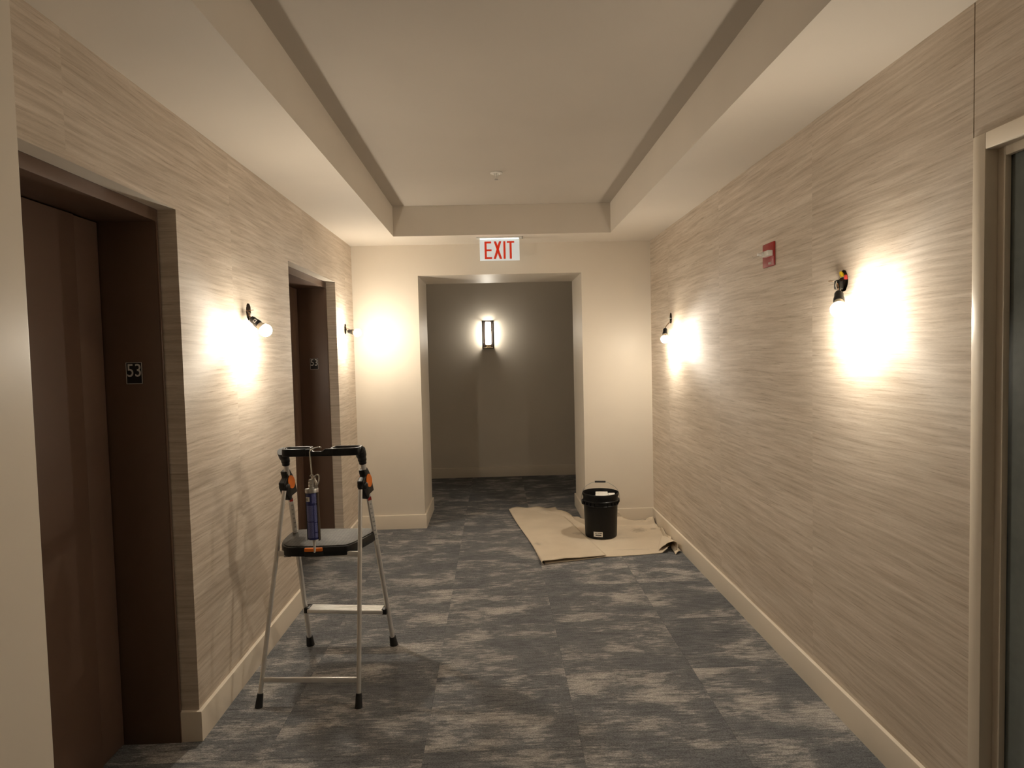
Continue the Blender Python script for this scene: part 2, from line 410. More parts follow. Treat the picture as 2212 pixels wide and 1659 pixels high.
def text_mesh(body, mat, parent, o, ax, ay, height, depth, name, width=None, bold=0.0):
    """flat lettering: lower-left corner at o, running along ax, rising along ay"""
    cu = bpy.data.curves.new('t', 'FONT'); cu.body = body; cu.extrude = 0.0; cu.resolution_u = 4; cu.offset = bold
    to = bpy.data.objects.new('t', cu); COL.objects.link(to)
    me0 = bpy.data.meshes.new_from_object(to)
    vs = [v.co.copy() for v in me0.vertices]; fs = [tuple(p.vertices) for p in me0.polygons]
    bpy.data.objects.remove(to); bpy.data.curves.remove(cu); bpy.data.meshes.remove(me0)
    x0, x1 = min(v.x for v in vs), max(v.x for v in vs); y0, y1 = min(v.y for v in vs), max(v.y for v in vs)
    k = height/(y1-y0); kx = width/(x1-x0) if width else k
    o, ax, ay = Vector(o), Vector(ax).normalized(), Vector(ay).normalized(); az = ax.cross(ay)*depth
    import bmesh
    bm = bmesh.new(); bv = [bm.verts.new(o+ax*((v.x-x0)*kx)+ay*((v.y-y0)*k)) for v in vs]
    for q in fs:
        try: bm.faces.new([bv[i] for i in q])
        except ValueError: pass
    r = bmesh.ops.extrude_face_region(bm, geom=bm.faces[:])
    for e in r['geom']:
        if isinstance(e, bmesh.types.BMVert): e.co += az
    bm.verts.index_update()
    mb = MB(); mb.v = [v.co.copy() for v in bm.verts]; mb.f = [tuple(v.index for v in f_.verts) for f_ in bm.faces]; bm.free()
    return mb.build(name, mat, parent, smooth=0)

def bez(pts, n=8):
    """smooth polyline through points (Catmull-Rom)"""
    P = [Vector(p) for p in pts]; out = []
    for i in range(len(P)-1):
        p0, p1, p2, p3 = P[max(i-1, 0)], P[i], P[i+1], P[min(i+2, len(P)-1)]
        for k in range(n):
            t = k/n
            out.append(0.5*((2*p1)+(p2-p0)*t+(2*p0-5*p1+4*p2-p3)*t*t+(3*p1-p0-3*p2+p3)*t**3))
    return out+[P[-1]]

# ================================================================== the setting
HOLES = {'Rn': (2.486, 1.755), 'Rf': (4.945, 1.750), 'Ln': (3.209, 1.740), 'Lf': (5.264, 1.738)}
HW, HH = 0.036, 0.047
def hole(k): y, z = HOLES[k]; return (y-HW, y+HW, z-HH, z+HH)
def oval_ring(mb, k, x):
    """the plaster left between the square cut and the rough oval hole"""
    y, z = HOLES[k]; n = 32; rnd = random.Random(k)
    out = []; inn = []
    for i in range(n):
        t = 2*math.pi*i/n; c, s_ = math.cos(t), math.sin(t); m = max(abs(c), abs(s_))
        out.append((x, y+HW*c/m, z+HH*s_/m)); j = 0.93+0.07*rnd.random()
        inn.append((x, y+(HW-0.003)*c*j, z+(HH-0.003)*s_*j))
    mb.add(out+inn, [(i, (i+1) % n, n+(i+1) % n, n+i) for i in range(n)])
mb = slab(0, XL-0.070, XL, (1.30, YB+0.02), (0, ZS+0.02), [(N1[0], N1[1], -1, NZ), (N2[0], N2[1], -1, NZ), hole('Ln'), hole('Lf')])
oval_ring(mb, 'Ln', XL); oval_ring(mb, 'Lf', XL)
wl = struct(mb.build('wall_left', 'wallpaper', smooth=0))
wl.data.materials.append(MAT['paint'])
for p_ in wl.data.polygons:                       # plain painted undersides of the two niches
    if p_.normal.z < -0.5 and p_.center.z+wl.location.z > 1.9: p_.material_index = 1
# painted wall that stands forward of the nearer lift, left of the camera
struct(bx('wall_left_near', (XL-0.25, YN, 0), (-1.03, 1.456, ZS+0.02), 'paint', bevel=0.004))
mb = slab(0, XR, XR+0.12, (CY+0.004, YB+0.02), (0, ZS+0.02), [hole('Rn'), hole('Rf')])
oval_ring(mb, 'Rn', XR); oval_ring(mb, 'Rf', XR)
wr = struct(mb.build('wall_right', 'wallpaper', smooth=0))
struct(slab(0, XR, XR+0.12, (YN, CY), (0, ZS+0.02), [(DY0-0.03, CY+0.1, -1, DZ+0.02)]).build('wall_right_near', 'wallpaper', smooth=0))
struct(bx('trim_1', (XR+0.006, CY-0.003, DZ), (XR+0.01, CY+0.007, ZS), 'gap'))
struct(slab(1, YB, PY1, (-3.2, 3.4), (0, 2.62), [(PX0, PX1, -1, PZ)]).build('wall_back', 'paint', smooth=0))
struct(bx('wall_far', (-3.2, YF, 0), (3.4, YF+0.1, 2.62), 'paint'))
struct(bx('wall_far_left', (-3.3, PY1, 0), (-3.2, YF, 2.62), 'paint'))
struct(bx('wall_far_right', (3.4, PY1, 0), (3.5, YF, 2.62), 'paint'))
struct(bx('wall_front', (-1.5, YN-0.1, 0), (1.5, YN, ZS+0.3), 'paint'))
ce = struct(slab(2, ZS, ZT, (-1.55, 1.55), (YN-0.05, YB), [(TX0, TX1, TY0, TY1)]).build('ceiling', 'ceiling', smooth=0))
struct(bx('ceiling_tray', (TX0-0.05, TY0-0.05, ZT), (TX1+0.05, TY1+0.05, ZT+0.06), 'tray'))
struct(bx('ceiling_far', (-3.3, PY1, 2.5), (3.5, YF+0.1, 2.6), 'ceiling'))

# floor of carpet tiles
fl = struct(bx('floor', (-3.3, YN-0.1, -0.08), (3.5, YF+0.1, -0.008), 'carpet'))
TXS = [-1.505, -0.905, -0.305, 0.295, 0.895]
TW, TD = 0.600, 0.567
def tile_mesh(w_, d_):
    me = bpy.data.meshes.new('carpet_tile'); e = 0.0006; g = 0.0001
    a = [(g, g), (w_-g, g), (w_-g, d_-g), (g, d_-g)]; b = [(g+e, g+e), (w_-g-e, g+e), (w_-g-e, d_-g-e), (g+e, d_-g-e)]
    me.from_pydata([(x-w_/2, y-d_/2, -0.008) for x, y in a]+[(x-w_/2, y-d_/2, -0.001) for x, y in a]+[(x-w_/2, y-d_/2, 0.0) for x, y in b], [],
                   [(i, (i+1) % 4, 4+(i+1) % 4, 4+i) for i in range(4)]+[(4+i, 4+(i+1) % 4, 8+(i+1) % 4, 8+i) for i in range(4)]+[(8, 9, 10, 11)])
    me.materials.append(MAT['carpet']); return me
full = tile_mesh(TW, TD); rightm = tile_mesh(1.40-0.895, TD)
def put_tile(x0, y0, me, w_):
    o = bpy.data.objects.new('carpet_tile', me); COL.objects.link(o); o.parent = fl
    o.location = Vector((x0+w_/2, y0+TD/2, 0)) - ORG[fl]
for r in range(-6, 9):
    y0 = 2.937+TD*r
    if y0 > YF-0.05: continue
    for x0 in TXS:
        if x0 > 0.8 and y0+TD < PY1: put_tile(x0, y0, rightm, 1.40-0.895)
        else: put_tile(x0, y0, full, TW)
    if y0+TD > PY1:
        for x0 in (-2.705, -2.105, 1.495, 2.095): put_tile(x0, y0, full, TW)

# baseboards
BP = [(0, 0), (0.015, 0), (0.015, 0.1165), (0.0142, 0.1195), (0.0125, 0.1205), (0, 0.1212)]
def board(name, path): struct(sweep(path, BP).build(name, 'trim', smooth=30))
board('baseboard_left', [(XFR, N1[1]), (XL, N1[1]), (XL, N2[0]), (XFR, N2[0])])
board('baseboard_left_end', [(XFR, N2[1]), (XL, N2[1]), (XL, YB), (PX0, YB), (PX0, PY1), (-3.2, PY1)])
board('baseboard_right', [(3.4, PY1), (PX1, PY1), (PX1, YB), (XR, YB), (XR, CY+0.004)])
board('baseboard_far', [(-3.2, YF), (3.4, YF)])
board('baseboard_left_near', [(-1.03, YN), (-1.03, 1.456), (XL, 1.456)])

# lift doors: brown steel frame, sliding panels, sill
def lift(name, y0, y1, seam, label):
    r = empty(name, ((XFR+XDR)/2, (y0+y1)/2, 0)); struct(r, label, 'elevator door')
    fwid = 0.020
    bx('header', (XDR-0.03, y0, NZ-0.046), (XFR, y1, NZ), 'bronze', r, bevel=0.0015)
    bx('jamb', (XDR-0.03, y1-fwid, 0), (XFR, y1, NZ-0.046), 'bronze', r, bevel=0.0015)
    bx('jamb', (XDR-0.03, y0, 0), (XFR, y0+fwid, NZ-0.046), 'bronze', r, bevel=0.0015)
    bx('jamb_edge', (XFR-0.001, y1-fwid-0.0005, 0.0), (XFR+0.004, y1-0.008, NZ-0.05), 'bronze', r, bevel=0.001)
    bx('jamb_edge', (XFR-0.001, y0+0.008, 0.0), (XFR+0.004, y0+fwid+0.0005, NZ-0.05), 'bronze', r, bevel=0.001)
    g = 0.006
    bx('door_panel', (XDR-0.03, seam, 0.008), (XDR-0.008, y1-fwid-g, NZ-0.050), 'bronze', r, bevel=0.002)
    bx('door_panel', (XDR-0.03, y0+fwid+g, 0.008), (XDR, seam, NZ-0.050), 'bronze', r, bevel=0.002)
    bx('shaft_backing', (XDR-0.08, y0-0.05, -0.005), (XDR-0.04, y1+0.05, NZ+0.05), 'gap', r)
    return r
lift('door_1', N1[0], N1[1], 2.345, 'brown steel elevator door in the nearer niche at left edge')
lift('door_2', N2[0], N2[1], 4.80, 'brown steel elevator door in the farther niche, behind the step ladder')

# side door at the right edge
r = empty('door_3', (XR+0.05, (DY0+DY1)/2, 0)); struct(r, 'painted door frame with a grey-green door at right edge', 'door')
fp = 0.004
def cas(name, a, b): return bx(name, a, b, 'trim', r, bevel=0.0025)
cas('casing', (XR-fp, DY1, 0), (XR+0.034, CY, DZ+0.046))
cas('casing', (XR-fp, DY0-0.046, 0), (XR+0.034, DY0, DZ+0.046))
cas('casing', (XR-fp, DY0, DZ), (XR+0.034, DY1, DZ+0.046))
cas('stop', (XR+0.034, DY1-0.024, 0), (XR+0.052, DY1+0.03, DZ+0.03))
cas('stop', (XR+0.034, DY0-0.03, 0), (XR+0.052, DY0+0.024, DZ+0.03))
cas('stop', (XR+0.034, DY0+0.024, DZ-0.024), (XR+0.052, DY1-0.024, DZ+0.03))
bx('door_leaf', (XR+0.054, DY0-0.02, 0.008), (XR+0.098, DY1+0.02, DZ+0.02), 'doorleaf', r, bevel=0.002)

# ================================================================== step ladder
LAD = empty('step_ladder', (-0.81, 3.0, 0))
tag(LAD, 'aluminium two-step folding ladder with black top handle and orange hinge discs', 'ladder')
FL, FR = Vector((-1.004, 3.332, 0)), Vector((-0.562, 3.297, 0))       # stout legs, away from the camera
NL, NR = Vector((-1.058, 2.738, 0)), Vector((-0.621, 2.707, 0))       # thin legs, towards the camera
FLt, FRt = Vector((-0.966, 2.935, 1.045)), Vector((-0.614, 2.915, 1.045))
NLt, NRt = Vector((-0.970, 2.915, 0.905)), Vector((-0.622, 2.895, 0.905))
def at(a, b, z): t = (z-a.z)/(b.z-a.z); return a+(b-a)*t
for a, b in ((FL, FLt), (FR, FRt)):
    MB().tube([at(a, b, 0.02), b], 0.0135, 16, sx=0.85).build('leg', 'alu', LAD)
    d = (b-a).normalized()
    MB().lathe([(0.021, 0.0), (0.0205, 0.008), (0.0165, 0.058), (0.014, 0.06)], a, d, 16).build('foot', 'rubber', LAD)
for a, b in ((NL, NLt), (NR, NRt)):
    MB().tube([at(a, b, 0.02), b], 0.0098, 14).build('leg', 'alu', LAD)
    d = (b-a).normalized()
    MB().lathe([(0.0165, 0.0), (0.016, 0.006), (0.0128, 0.056), (0.0105, 0.058)], a, d, 16).build('foot', 'rubber', LAD)
# cross bars between the thin legs
def bar(p, q, hz, hy, name='crossbar', mat='alu', bev=0.002):
    p, q = Vector(p), Vector(q); ax = (q-p)/2; u = Vector((0, 0, 1)); s_ = ax.normalized().cross(u)
    return MB().obox((p+q)/2, ax, s_*hy, u*hz).build(name, mat, LAD, bevel=bev)
bar(at(NL, NLt, 0.110), at(NR, NRt, 0.110), 0.0105, 0.006)
bar(at(NL, NLt, 0.634), at(NR, NRt, 0.628), 0.012, 0.006)
# lower step between the stout legs
p, q = at(FL, FLt, 0.228), at(FR, FRt, 0.218)
p = p+(q-p).normalized()*0.014; q = q-(q-p).normalized()*0.014
ax = (q-p)/2; sd = Vector((-ax.y, ax.x, 0)).normalized()
stp = MB().obox((p+q)/2, ax*0.97, sd*0.036, Vector((0, 0, 0.009))).build('step', 'alu', LAD, bevel=0.002)
for k in range(7):
    c = (p+q)/2+sd*(-0.030+0.010*k)+Vector((0, 0, 0.0095))
    MB().obox(c, ax*0.965, sd*0.0028, Vector((0, 0, 0.0012))).build('tread_rib', 'alu', stp, bevel=0.0006, bseg=1)
for e in (p, q):
    MB().obox(e, ax.normalized()*0.013, sd*0.030, Vector((0, 0, 0.0135))).build('step_bracket', 'black', LAD, bevel=0.003)
# platform
zp = 0.671
def px_(x, y): return (x, y)
outline = []
cor = [(-0.996, 2.945), (-0.968, 2.862), (-0.91, 2.832), (-0.72, 2.828), (-0.662, 2.852), (-0.612, 2.98), (-0.592, 3.055), (-0.610, 3.100), (-0.66, 3.112), (-0.93, 3.128), (-0.985, 3.115), (-1.002, 3.07)]
def closed(cs, n=5):
    out = []; m = len(cs)
    for i in range(m):
        p0, p1, p2, p3 = [Vector(cs[(i+k) % m]) for k in (-1, 0, 1, 2)]
        for k in range(n):
            t = k/n; out.append(0.5*((2*p1)+(p2-p0)*t+(2*p0-5*p1+4*p2-p3)*t*t+(3*p1-p0-3*p2+p3)*t**3))
    return out
ol = closed(cor)
plat = MB().prism([(v.x, v.y) for v in ol], (0, 0, zp-0.046), (1, 0, 0), (0, 1, 0), (0, 0, 0.042)).build('platform', 'black', LAD, bevel=0.004)
cen = Vector((sum(v.x for v in ol)/len(ol), sum(v.y for v in ol)/len(ol)))
inn = [cen+(v-cen)*0.955 for v in ol]
MB().prism([(v.x, v.y) for v in inn], (0, 0, zp-0.005), (1, 0, 0), (0, 1, 0), (0, 0, 0.0055)).build('tread', 'tread', plat, bevel=0.0012)
bx('latch', (-0.862, 2.819, zp-0.022), (-0.782, 2.836, zp-0.006), 'orange', plat, bevel=0.003)
bx('latch_recess', (-0.862, 2.821, zp-0.045), (-0.780, 2.836, zp-0.0235), 'rubber', plat, bevel=0.002)
bx('catch', (-0.845, 2.855, zp-0.056), (-0.775, 2.90, zp-0.044), 'rubber', plat, bevel=0.002)
for x in (-0.955, -0.685):
    bx('bracket_clip', (x-0.016, 2.875, zp-0.060), (x+0.016, 2.93, zp-0.042), 'black', plat, bevel=0.003)
# hinges with orange discs on both faces
for a, b, c, d_ in ((FL, FLt, NL, NLt), (FR, FRt, NR, NRt)):
    pc = at(a, b, 0.935); x = pc.x
    dv = (b-a).normalized()
    prof = [(0.030, -0.075), (0.034, -0.02), (0.034, 0.02), (0.024, 0.055), (0.020, 0.068), (-0.020, 0.068), (-0.022, 0.035),
            (-0.060, 0.022), (-0.066, -0.005), (-0.066, -0.04), (-0.052, -0.085), (-0.030, -0.088), (-0.024, -0.072)]
    hy = Vector((0, 1, 0)); vz = Vector((0, dv.y, dv.z)).normalized(); vy = Vector((0, vz.z, -vz.y)); tw = Matrix.Rotation(math.radians(-20), 3, 'Z')
    vz = tw @ vz; vy = tw @ vy; vn = tw @ Vector((1, 0, 0))
    prof = [(u*0.80, w_*0.90) for u, w_ in prof]
    h = MB().prism(prof, pc-vn*0.0165, vy, vz, vn*0.033).build('hinge', 'black', LAD, bevel=0.006, bseg=3)
    dome = pc + vy*(-0.032) + vz*(-0.008)
    for s_ in (-1, 1):
        o = pc+vn*(s_*0.0165)
        vs = [(math.cos(t)*0.0235, math.sin(t)*0.0325) for t in (2*math.pi*k/28 for k in range(28))]
        MB().prism(vs, o, vy, vz, vn*(s_*0.003)).build('disc', 'orange', h, bevel=0.0008, bseg=1)
        MB().lathe([(0.017, 0), (0.016, 0.004), (0.011, 0.007), (0.004, 0.008)], dome+vn*(s_*0.015), vn*s_, 20).build('pivot_cap', 'black', h)
# handle: a tray rail with two open loops
zt = 1.102; hh = 0.035
hroot = None
def loop(x0, x1, y0, y1):
    t = 0.011
    mb = MB()
    pts = closed([(x0, y0+0.022), (x0+0.022, y0), (x1-0.022, y0), (x1, y0+0.022), (x1, y1-0.018), (x1-0.018, y1), (x0+0.018, y1), (x0, y1-0.018)], 4)
    c = Vector(((x0+x1)/2, (y0+y1)/2)); n = len(pts)
    ins = [Vector((c.x+(v.x-c.x)*(1-2*t/(x1-x0)), c.y+(v.y-c.y)*(1-2*t/(y1-y0)))) for v in pts]
    vs = [(v.x, v.y, zt) for v in pts]+[(v.x, v.y, zt) for v in ins]+[(v.x, v.y, zt-hh) for v in pts]+[(v.x, v.y, zt-hh) for v in ins]
    fs = []
    for i in range(n):
        j = (i+1) % n
        fs += [(i, j, n+j, n+i), (2*n+i, 2*n+j, 3*n+j, 3*n+i), (i, j, 2*n+j, 2*n+i), (n+i, n+j, 3*n+j, 3*n+i)]
    return mb.add(vs, fs)
hd = loop(-0.962, -0.836, 2.858, 2.948).build('handle', 'black', LAD, bevel=0.005, bseg=3)
loop(-0.745, -0.609, 2.850, 2.938).build('handle', 'black', LAD, bevel=0.005, bseg=3)
mb = MB().prism([(0, 0), (0.120, 0), (0.120, 0.033), (0.088, 0.033), (0.076, 0.022), (0.033, 0.022), (0.021, 0.031), (0, 0.031)], (-0.852, 2.856, zt-hh), (1, -0.03, 0), (0, 0, 1), (0, 0.016, 0))
mb.build('handle_rail', 'black', LAD, bevel=0.0025)
for b, a in ((FLt, FL), (FRt, FR)):
    top = Vector((b.x, b.y-0.034, zt-0.014))
    MB().tube(bez([b+(a-b).normalized()*0.028, b, top], 6), [0.0170]*4+[0.0195]*4+[0.0235]*5, 16).build('handle_socket', 'black', LAD)
# warning labels on the stout legs
for a, b in ((FL, FLt), (FR, FRt)):
    p0, p1 = at(a, b, 0.855), at(a, b, 0.60); off_ = Vector((0.006, -0.0118, 0))
    dv = (p1-p0); n_ = Vector((0.4, -1, 0)).normalized(); sdv = dv.normalized().cross(n_).normalized()
    lab = MB().obox((p0+p1)/2+off_, dv/2, sdv*0.008, n_*0.0022).build('warning_label', 'paper', LAD, bevel=0.0008, bseg=1)
    MB().obox(p0+off_+dv*0.04, dv*0.035, sdv*0.0078, n_*0.0026).build('label_band', 'rednut', lab)
    for k in range(9):
        MB().obox(p0+off_+dv*(0.15+0.09*k)+sdv*random.uniform(-0.002, 0.002), dv*0.014, sdv*random.uniform(0.003, 0.006), n_*0.0025).build('label_line', 'labelgrey', lab)

# ================================================================== caulking gun hanging from the ladder handle
G = empty('caulking_gun', (-0.812, 2.815, 0.652))
tag(G, 'caulking gun with a blue sealant cartridge, hanging from the ladder handle', 'caulking gun')
ctop, cbot = Vector((-0.816, 2.812, 0.917)), Vector((-0.810, 2.800, 0.712))
gd = (cbot-ctop).normalized()
MB().tube(bez([(-0.786, 2.872, 1.104), (-0.790, 2.852, 1.109), (-0.803, 2.838, 1.107), (-0.821, 2.831, 1.096), (-0.8225, 2.829, 1.08), (-0.8175, 2.826, 0.99), (-0.817, 2.82, 0.92)], 6), 0.0032, 10).build('plunger_rod', 'chrome', G)
cart = MB().lathe([(0.0248, 0), (0.0258, 0.002), (0.0258, (cbot-ctop).length-0.004), (0.0235, (cbot-ctop).length)], ctop, gd, 40).build('cartridge', 'navy', G)
def patch(a0, a1, t0, t1, name, mat, r_=0.0261):
    """curved label field on the cartridge, angles in degrees measured from the side facing the corridor"""
    e1 = Vector((1, 0, 0)); e1 = (e1-gd*e1.dot(gd)).normalized(); e2 = gd.cross(e1); 
    if e2.y > 0: e2 = -e2
    rows = []
    for t in (t0, t1):
        rows.append([ctop+gd*t+(e1*math.sin(math.radians(a0+(a1-a0)*k/10))+e2*math.cos(math.radians(a0+(a1-a0)*k/10)))*r_ for k in range(11)])
    return MB().grid(rows).build(name, mat, cart)
patch(-78, -8, 0.018, 0.038, 'barcode_label', 'paper')
for k in range(7):
    a = -62+k*6.0
    patch(a, a+random.choice((1.8, 3.2)), 0.023, 0.034, 'barcode_bar', 'ink', 0.0263)
patch(12, 70, 0.006, 0.046, 'label_field', 'labelprint')
patch(-80, 20, 0.056, 0.124, 'label_field', 'labelprint')
patch(-80, 20, 0.128, 0.196, 'label_field', 'labelprint')
patch(27, 75, 0.056, 0.128, 'label_field', 'labelprint')
patch(27, 75, 0.132, 0.172, 'label_field', 'labelprint')
patch(27, 75, 0.176, 0.196, 'label_field', 'labelprint')
mb = MB().tube([cbot, cbot+gd*0.006, cbot+gd*0.036, cbot+gd*0.052, cbot+gd*0.060+Vector((-0.002, 0, 0))], [0.0075, 0.0072, 0.0055, 0.0040, 0.0034], 14)
mb.build('nozzle', 'white', G)
# cradle: a half barrel behind the cartridge and a cap at the top
rows = []
for t in (-0.012, 0.21):
    rows.append([ctop+gd*t+Vector((math.cos(math.radians(a)), math.sin(math.radians(a)), 0))*0.0284 for a in range(-32, 213, 12)])
MB().grid(rows).build('cradle', 'darkmetal', G)
MB().lathe([(0.0282, -0.016), (0.0288, -0.014), (0.0288, 0.001), (0.0275, 0.002)], ctop, gd, 32).build('end_cap', 'steel', G)
MB().box((-0.8285, 2.812, 0.930), (-0.8125, 2.832, 0.972)).build('rod_housing', 'steel', G, bevel=0.002)
for k in range(6):
    MB().lathe([(0.0075, 0), (0.0085, 0.0015), (0.0075, 0.003)], (-0.8205, 2.809, 0.936+k*0.005), (0, 0, 1), 14).build('spring_coil', 'chrome', G)
MB().prism([(0, 0), (0.015, 0), (0.012, 0.03), (0.004, 0.05), (-0.004, 0.045)], (-0.807, 2.828, 0.930), (1, 0, 0), (0, 0, 1), (0, -0.010, 0)).build('grip', 'chrome', G, bevel=0.002)
MB().tube(bez([(-0.813, 2.822, 0.972), (-0.803, 2.82, 0.985), (-0.790, 2.818, 0.992), (-0.783, 2.817, 0.982), (-0.786, 2.818, 0.962), (-0.795, 2.82, 0.945)], 5), 0.0034, 10).build('trigger', 'chrome', G)
MB().tube(bez([(-0.823, 2.822, 0.985), (-0.815, 2.819, 0.992), (-0.809, 2.82, 0.983), (-0.814, 2.822, 0.972)], 5), 0.0032, 10).build('thumb_release', 'chrome', G)

# ================================================================== drop cloth
T = empty('drop_cloth', (0.75, 5.1, 0))
tag(T, 'crumpled beige canvas drop cloth folded over on the carpet under the bucket', 'drop cloth')
def lerp_poly(pts, u):
    seg = u*(len(pts)-1); i = min(int(seg), len(pts)-2); t = seg-i
    return Vector(pts[i])*(1-t)+Vector(pts[i+1])*t
from mathutils import noise as mn
front = [(0.325, 4.505), (0.55, 4.548), (0.78, 4.606), (1.02, 4.625), (1.245, 4.665)]
back = [(0.14, 6.08), (0.42, 6.07), (0.64, 5.93), (0.750, 5.545), (1.05, 5.538), (1.345, 5.530)]
rows = []
nv, nu = 64, 90
for j in range(nv+1):
    v = j/nv; v = v if v < 0.8 else v
    row = []
    for i in range(nu+1):
        u = i/nu
        p2 = lerp_poly(front, u)*(1-v)+lerp_poly(back, u)*v
        x, y = p2.x, p2.y
        x += 0.085*max(0, u-0.6)/0.4*math.sin(math.pi*min(1, v*1.1))*1.0
        x = min(x, 1.352)
        if x > 0.745: y = min(y, 5.548)
        z = 0.004+0.0028*(mn.noise(Vector((x*5, y*5, 1)))+0.6)+0.0022*mn.noise(Vector((x*15, y*9, 4)))
        if u > 0.45:                                  # cloth pushed up against the end wall
            wv = min(1, (u-0.45)/0.08)
            k = max(0, (v-0.86)/0.14)
            roll = math.sin(min(1, k*1.15)*math.pi)
            z += wv*roll*(1-0.45*max(0, (u-0.85)/0.15))*(0.046+0.014*math.sin(u*19)+0.016*mn.noise(Vector((u*16, v*26, 2))))
            z -= wv*0.012*max(0, 1-abs(v-0.872)/0.014)
            if v > 0.93: z += wv*0.016*abs(mn.noise(Vector((u*30, v*40, 7))))
        elif u > 0.12:
            k = max(0, (v-0.84)/0.16)
            z += math.sin(min(1, k*1.1)*math.pi)*(0.026+0.016*math.sin(u*34+v*30))*min(1, (u-0.12)/0.1)
        ke = max(0, (u-0.955)/0.045)                  # ripple along the baseboard
        if ke and v < 0.97: z += ke*(0.016+0.014*math.sin(v*21+1)+0.010*mn.noise(Vector((v*25, 0, 3))))
        kf = max(0, 1-v/0.035)
        z -= 0.002*kf
        row.append((x, y, max(0.0025, z)))
    rows.append(row)
def thick(rows, name, mat, parent, t=0.0025):
    o = MB().grid(rows).build(name, mat, parent, smooth=60, fix=True)
    md = o.modifiers.new('thickness', 'SOLIDIFY'); md.thickness = t; md.offset = 0
    return o
sheet = thick(rows, 'sheet', 'canvas', T)
# the folded-over flap on the left
rows = []
for j in range(49):
    v = j/48
    pl = Vector((0.300, 4.476))*(1-v)+Vector((0.109, 6.112))*v
    pr = Vector((0.781, 4.606))*(1-v)+Vector((0.548, 6.085))*v
    pl.x += 0.018*math.sin(v*5.5)*0.6; pl.y += 0
    row = []
    open_ = 0.010+0.020*max(0, 1-v/0.12)+0.004*math.sin(v*9)
    for i in range(7):                                # rounded fold
        t = math.pi*(i/6-0.5)
        row.append((pl.x+0.012-0.012*math.cos(t), pl.y, 0.003+open_*(math.sin(t)+1)/2+0.001))
    for i in range(1, 31):
        u = i/30
        q = pl*(1-u)+pr*u; q.x += 0.012*(1-u)
        z = 0.004+open_*(1-u)**1.5+0.0125*min(1, u*3)*(0.75+0.25*u)+0.0022*mn.noise(Vector((q.x*7, q.y*6, 9)))
        wrk = max(0, 1-abs(v-0.28)/0.05)*max(0, 1-u/0.35)*0.006*math.sin(u*40)
        kb = max(0, (v-0.93)/0.07)
        z += wrk+kb*0.014*math.sin(u*7+0.5)**2
        if u > 0.97: z -= 0.001
        row.append((q.x, q.y+0.012*math.sin(u*math.pi*1.5)*kb-0.010*kb*math.sin(u*6), z))
    rows.append(row)
thick(rows, 'flap', 'canvas', T)
# crumpled corner beside the baseboard
rows = []
for j in range(15):
    s_ = j/14
    c = Vector((1.318, 5.06, 0.004))*(1-s_)+Vector((1.262, 4.690, 0.004))*s_
    r_ = 0.008+0.046*s_**0.8
    row = []
    for i in range(19):
        t = math.radians(-4+188*i/18)
        rr = r_*(1+0.22*math.sin(3*t+2*s_)+0.10*mn.noise(Vector((i*0.5, j*0.6, 3))))
        row.append((min(1.352, c.x-math.cos(t)*rr*1.15+0.02*s_*math.sin(t)), c.y+0.03*math.sin(2*t)*s_, max(0.003, c.z+math.sin(t)*rr*1.25)))
    rows.append(row)
thick(rows, 'crumpled_corner', 'canvas', T)
rows = []
for j in range(13):
    s_ = j/12
    c = Vector((1.346, 5.22, 0.02))*(1-s_)+Vector((1.335, 4.655, 0.004))*s_
    row = []
    for i in range(9):
        u = i/8
        row.append((min(1.3535, c.x-0.055*u*(0.4+0.6*s_)+0.01), c.y-0.05*u*s_, 0.004+0.040*math.sin((0.15+0.85*u)*math.pi)*(0.5+0.5*math.sin(s_*9+1)**2)*(1-0.35*s_)+0.006*mn.noise(Vector((i*0.6, j*0.5, 5)))))
    rows.append([(a, b, max(0.003, c_)) for a, b, c_ in row])
thick(rows, 'hem', 'canvas', T)
# a loop of hem standing against the end wall
rows = []
for j in range(11):
    t = math.pi*j/10
    rows.append([(1.045+0.025*math.cos(t)+0.004*math.sin(i), 5.535-0.035*i/4-0.01*math.sin(t*2), 0.02+0.088*math.sin(t)*(1-0.12*i/4)) for i in range(5)])
thick(rows, 'hem_loop', 'canvas', T)

# ================================================================== bucket
BC = Vector((0.832, 5.145, 0.0105))
Bk = empty('bucket', BC); tag(Bk, 'black plastic pail with a wire bail handle, standing on the drop cloth', 'bucket')
prof = [(0.120, 0.0), (0.126, 0.003), (0.1275, 0.010), (0.1365, 0.255), (0.1435, 0.258), (0.1445, 0.263), (0.1395, 0.268), (0.1395, 0.288), (0.1455, 0.290), (0.146, 0.297), (0.1405, 0.302),
        (0.141, 0.330), (0.1470, 0.333), (0.1485, 0.352), (0.1465, 0.356), (0.143, 0.356), (0.1405, 0.350), (0.138, 0.29), (0.125, 0.012), (0.0, 0.012)]
MB().lathe(prof, BC, (0, 0, 1), 64, cap1=False).build('pail', 'blackgloss', Bk)
for k in range(24):
    t = 2*math.pi*k/24
    d = Vector((math.cos(t), math.sin(t), 0)); s_ = Vector((-d.y, d.x, 0))
    MB().obox(BC+d*0.1435+Vector((0, 0, 0.278)), d*0.004, s_*0.0016, Vector((0, 0, 0.011))).build('rib', 'blackgloss', Bk)
for s_ in (-1, 1):
    d = Vector((s_*math.cos(0.05), math.sin(0.05)*s_, 0))
    e = MB().lathe([(0.022, 0.132), (0.022, 0.149), (0.018, 0.154), (0.008, 0.155)], BC+Vector((0, 0, 0.282)), d, 20).build('ear', 'blackgloss', Bk)
def bk(x, z, y=0.0): return BC+Vector((x, y, z))
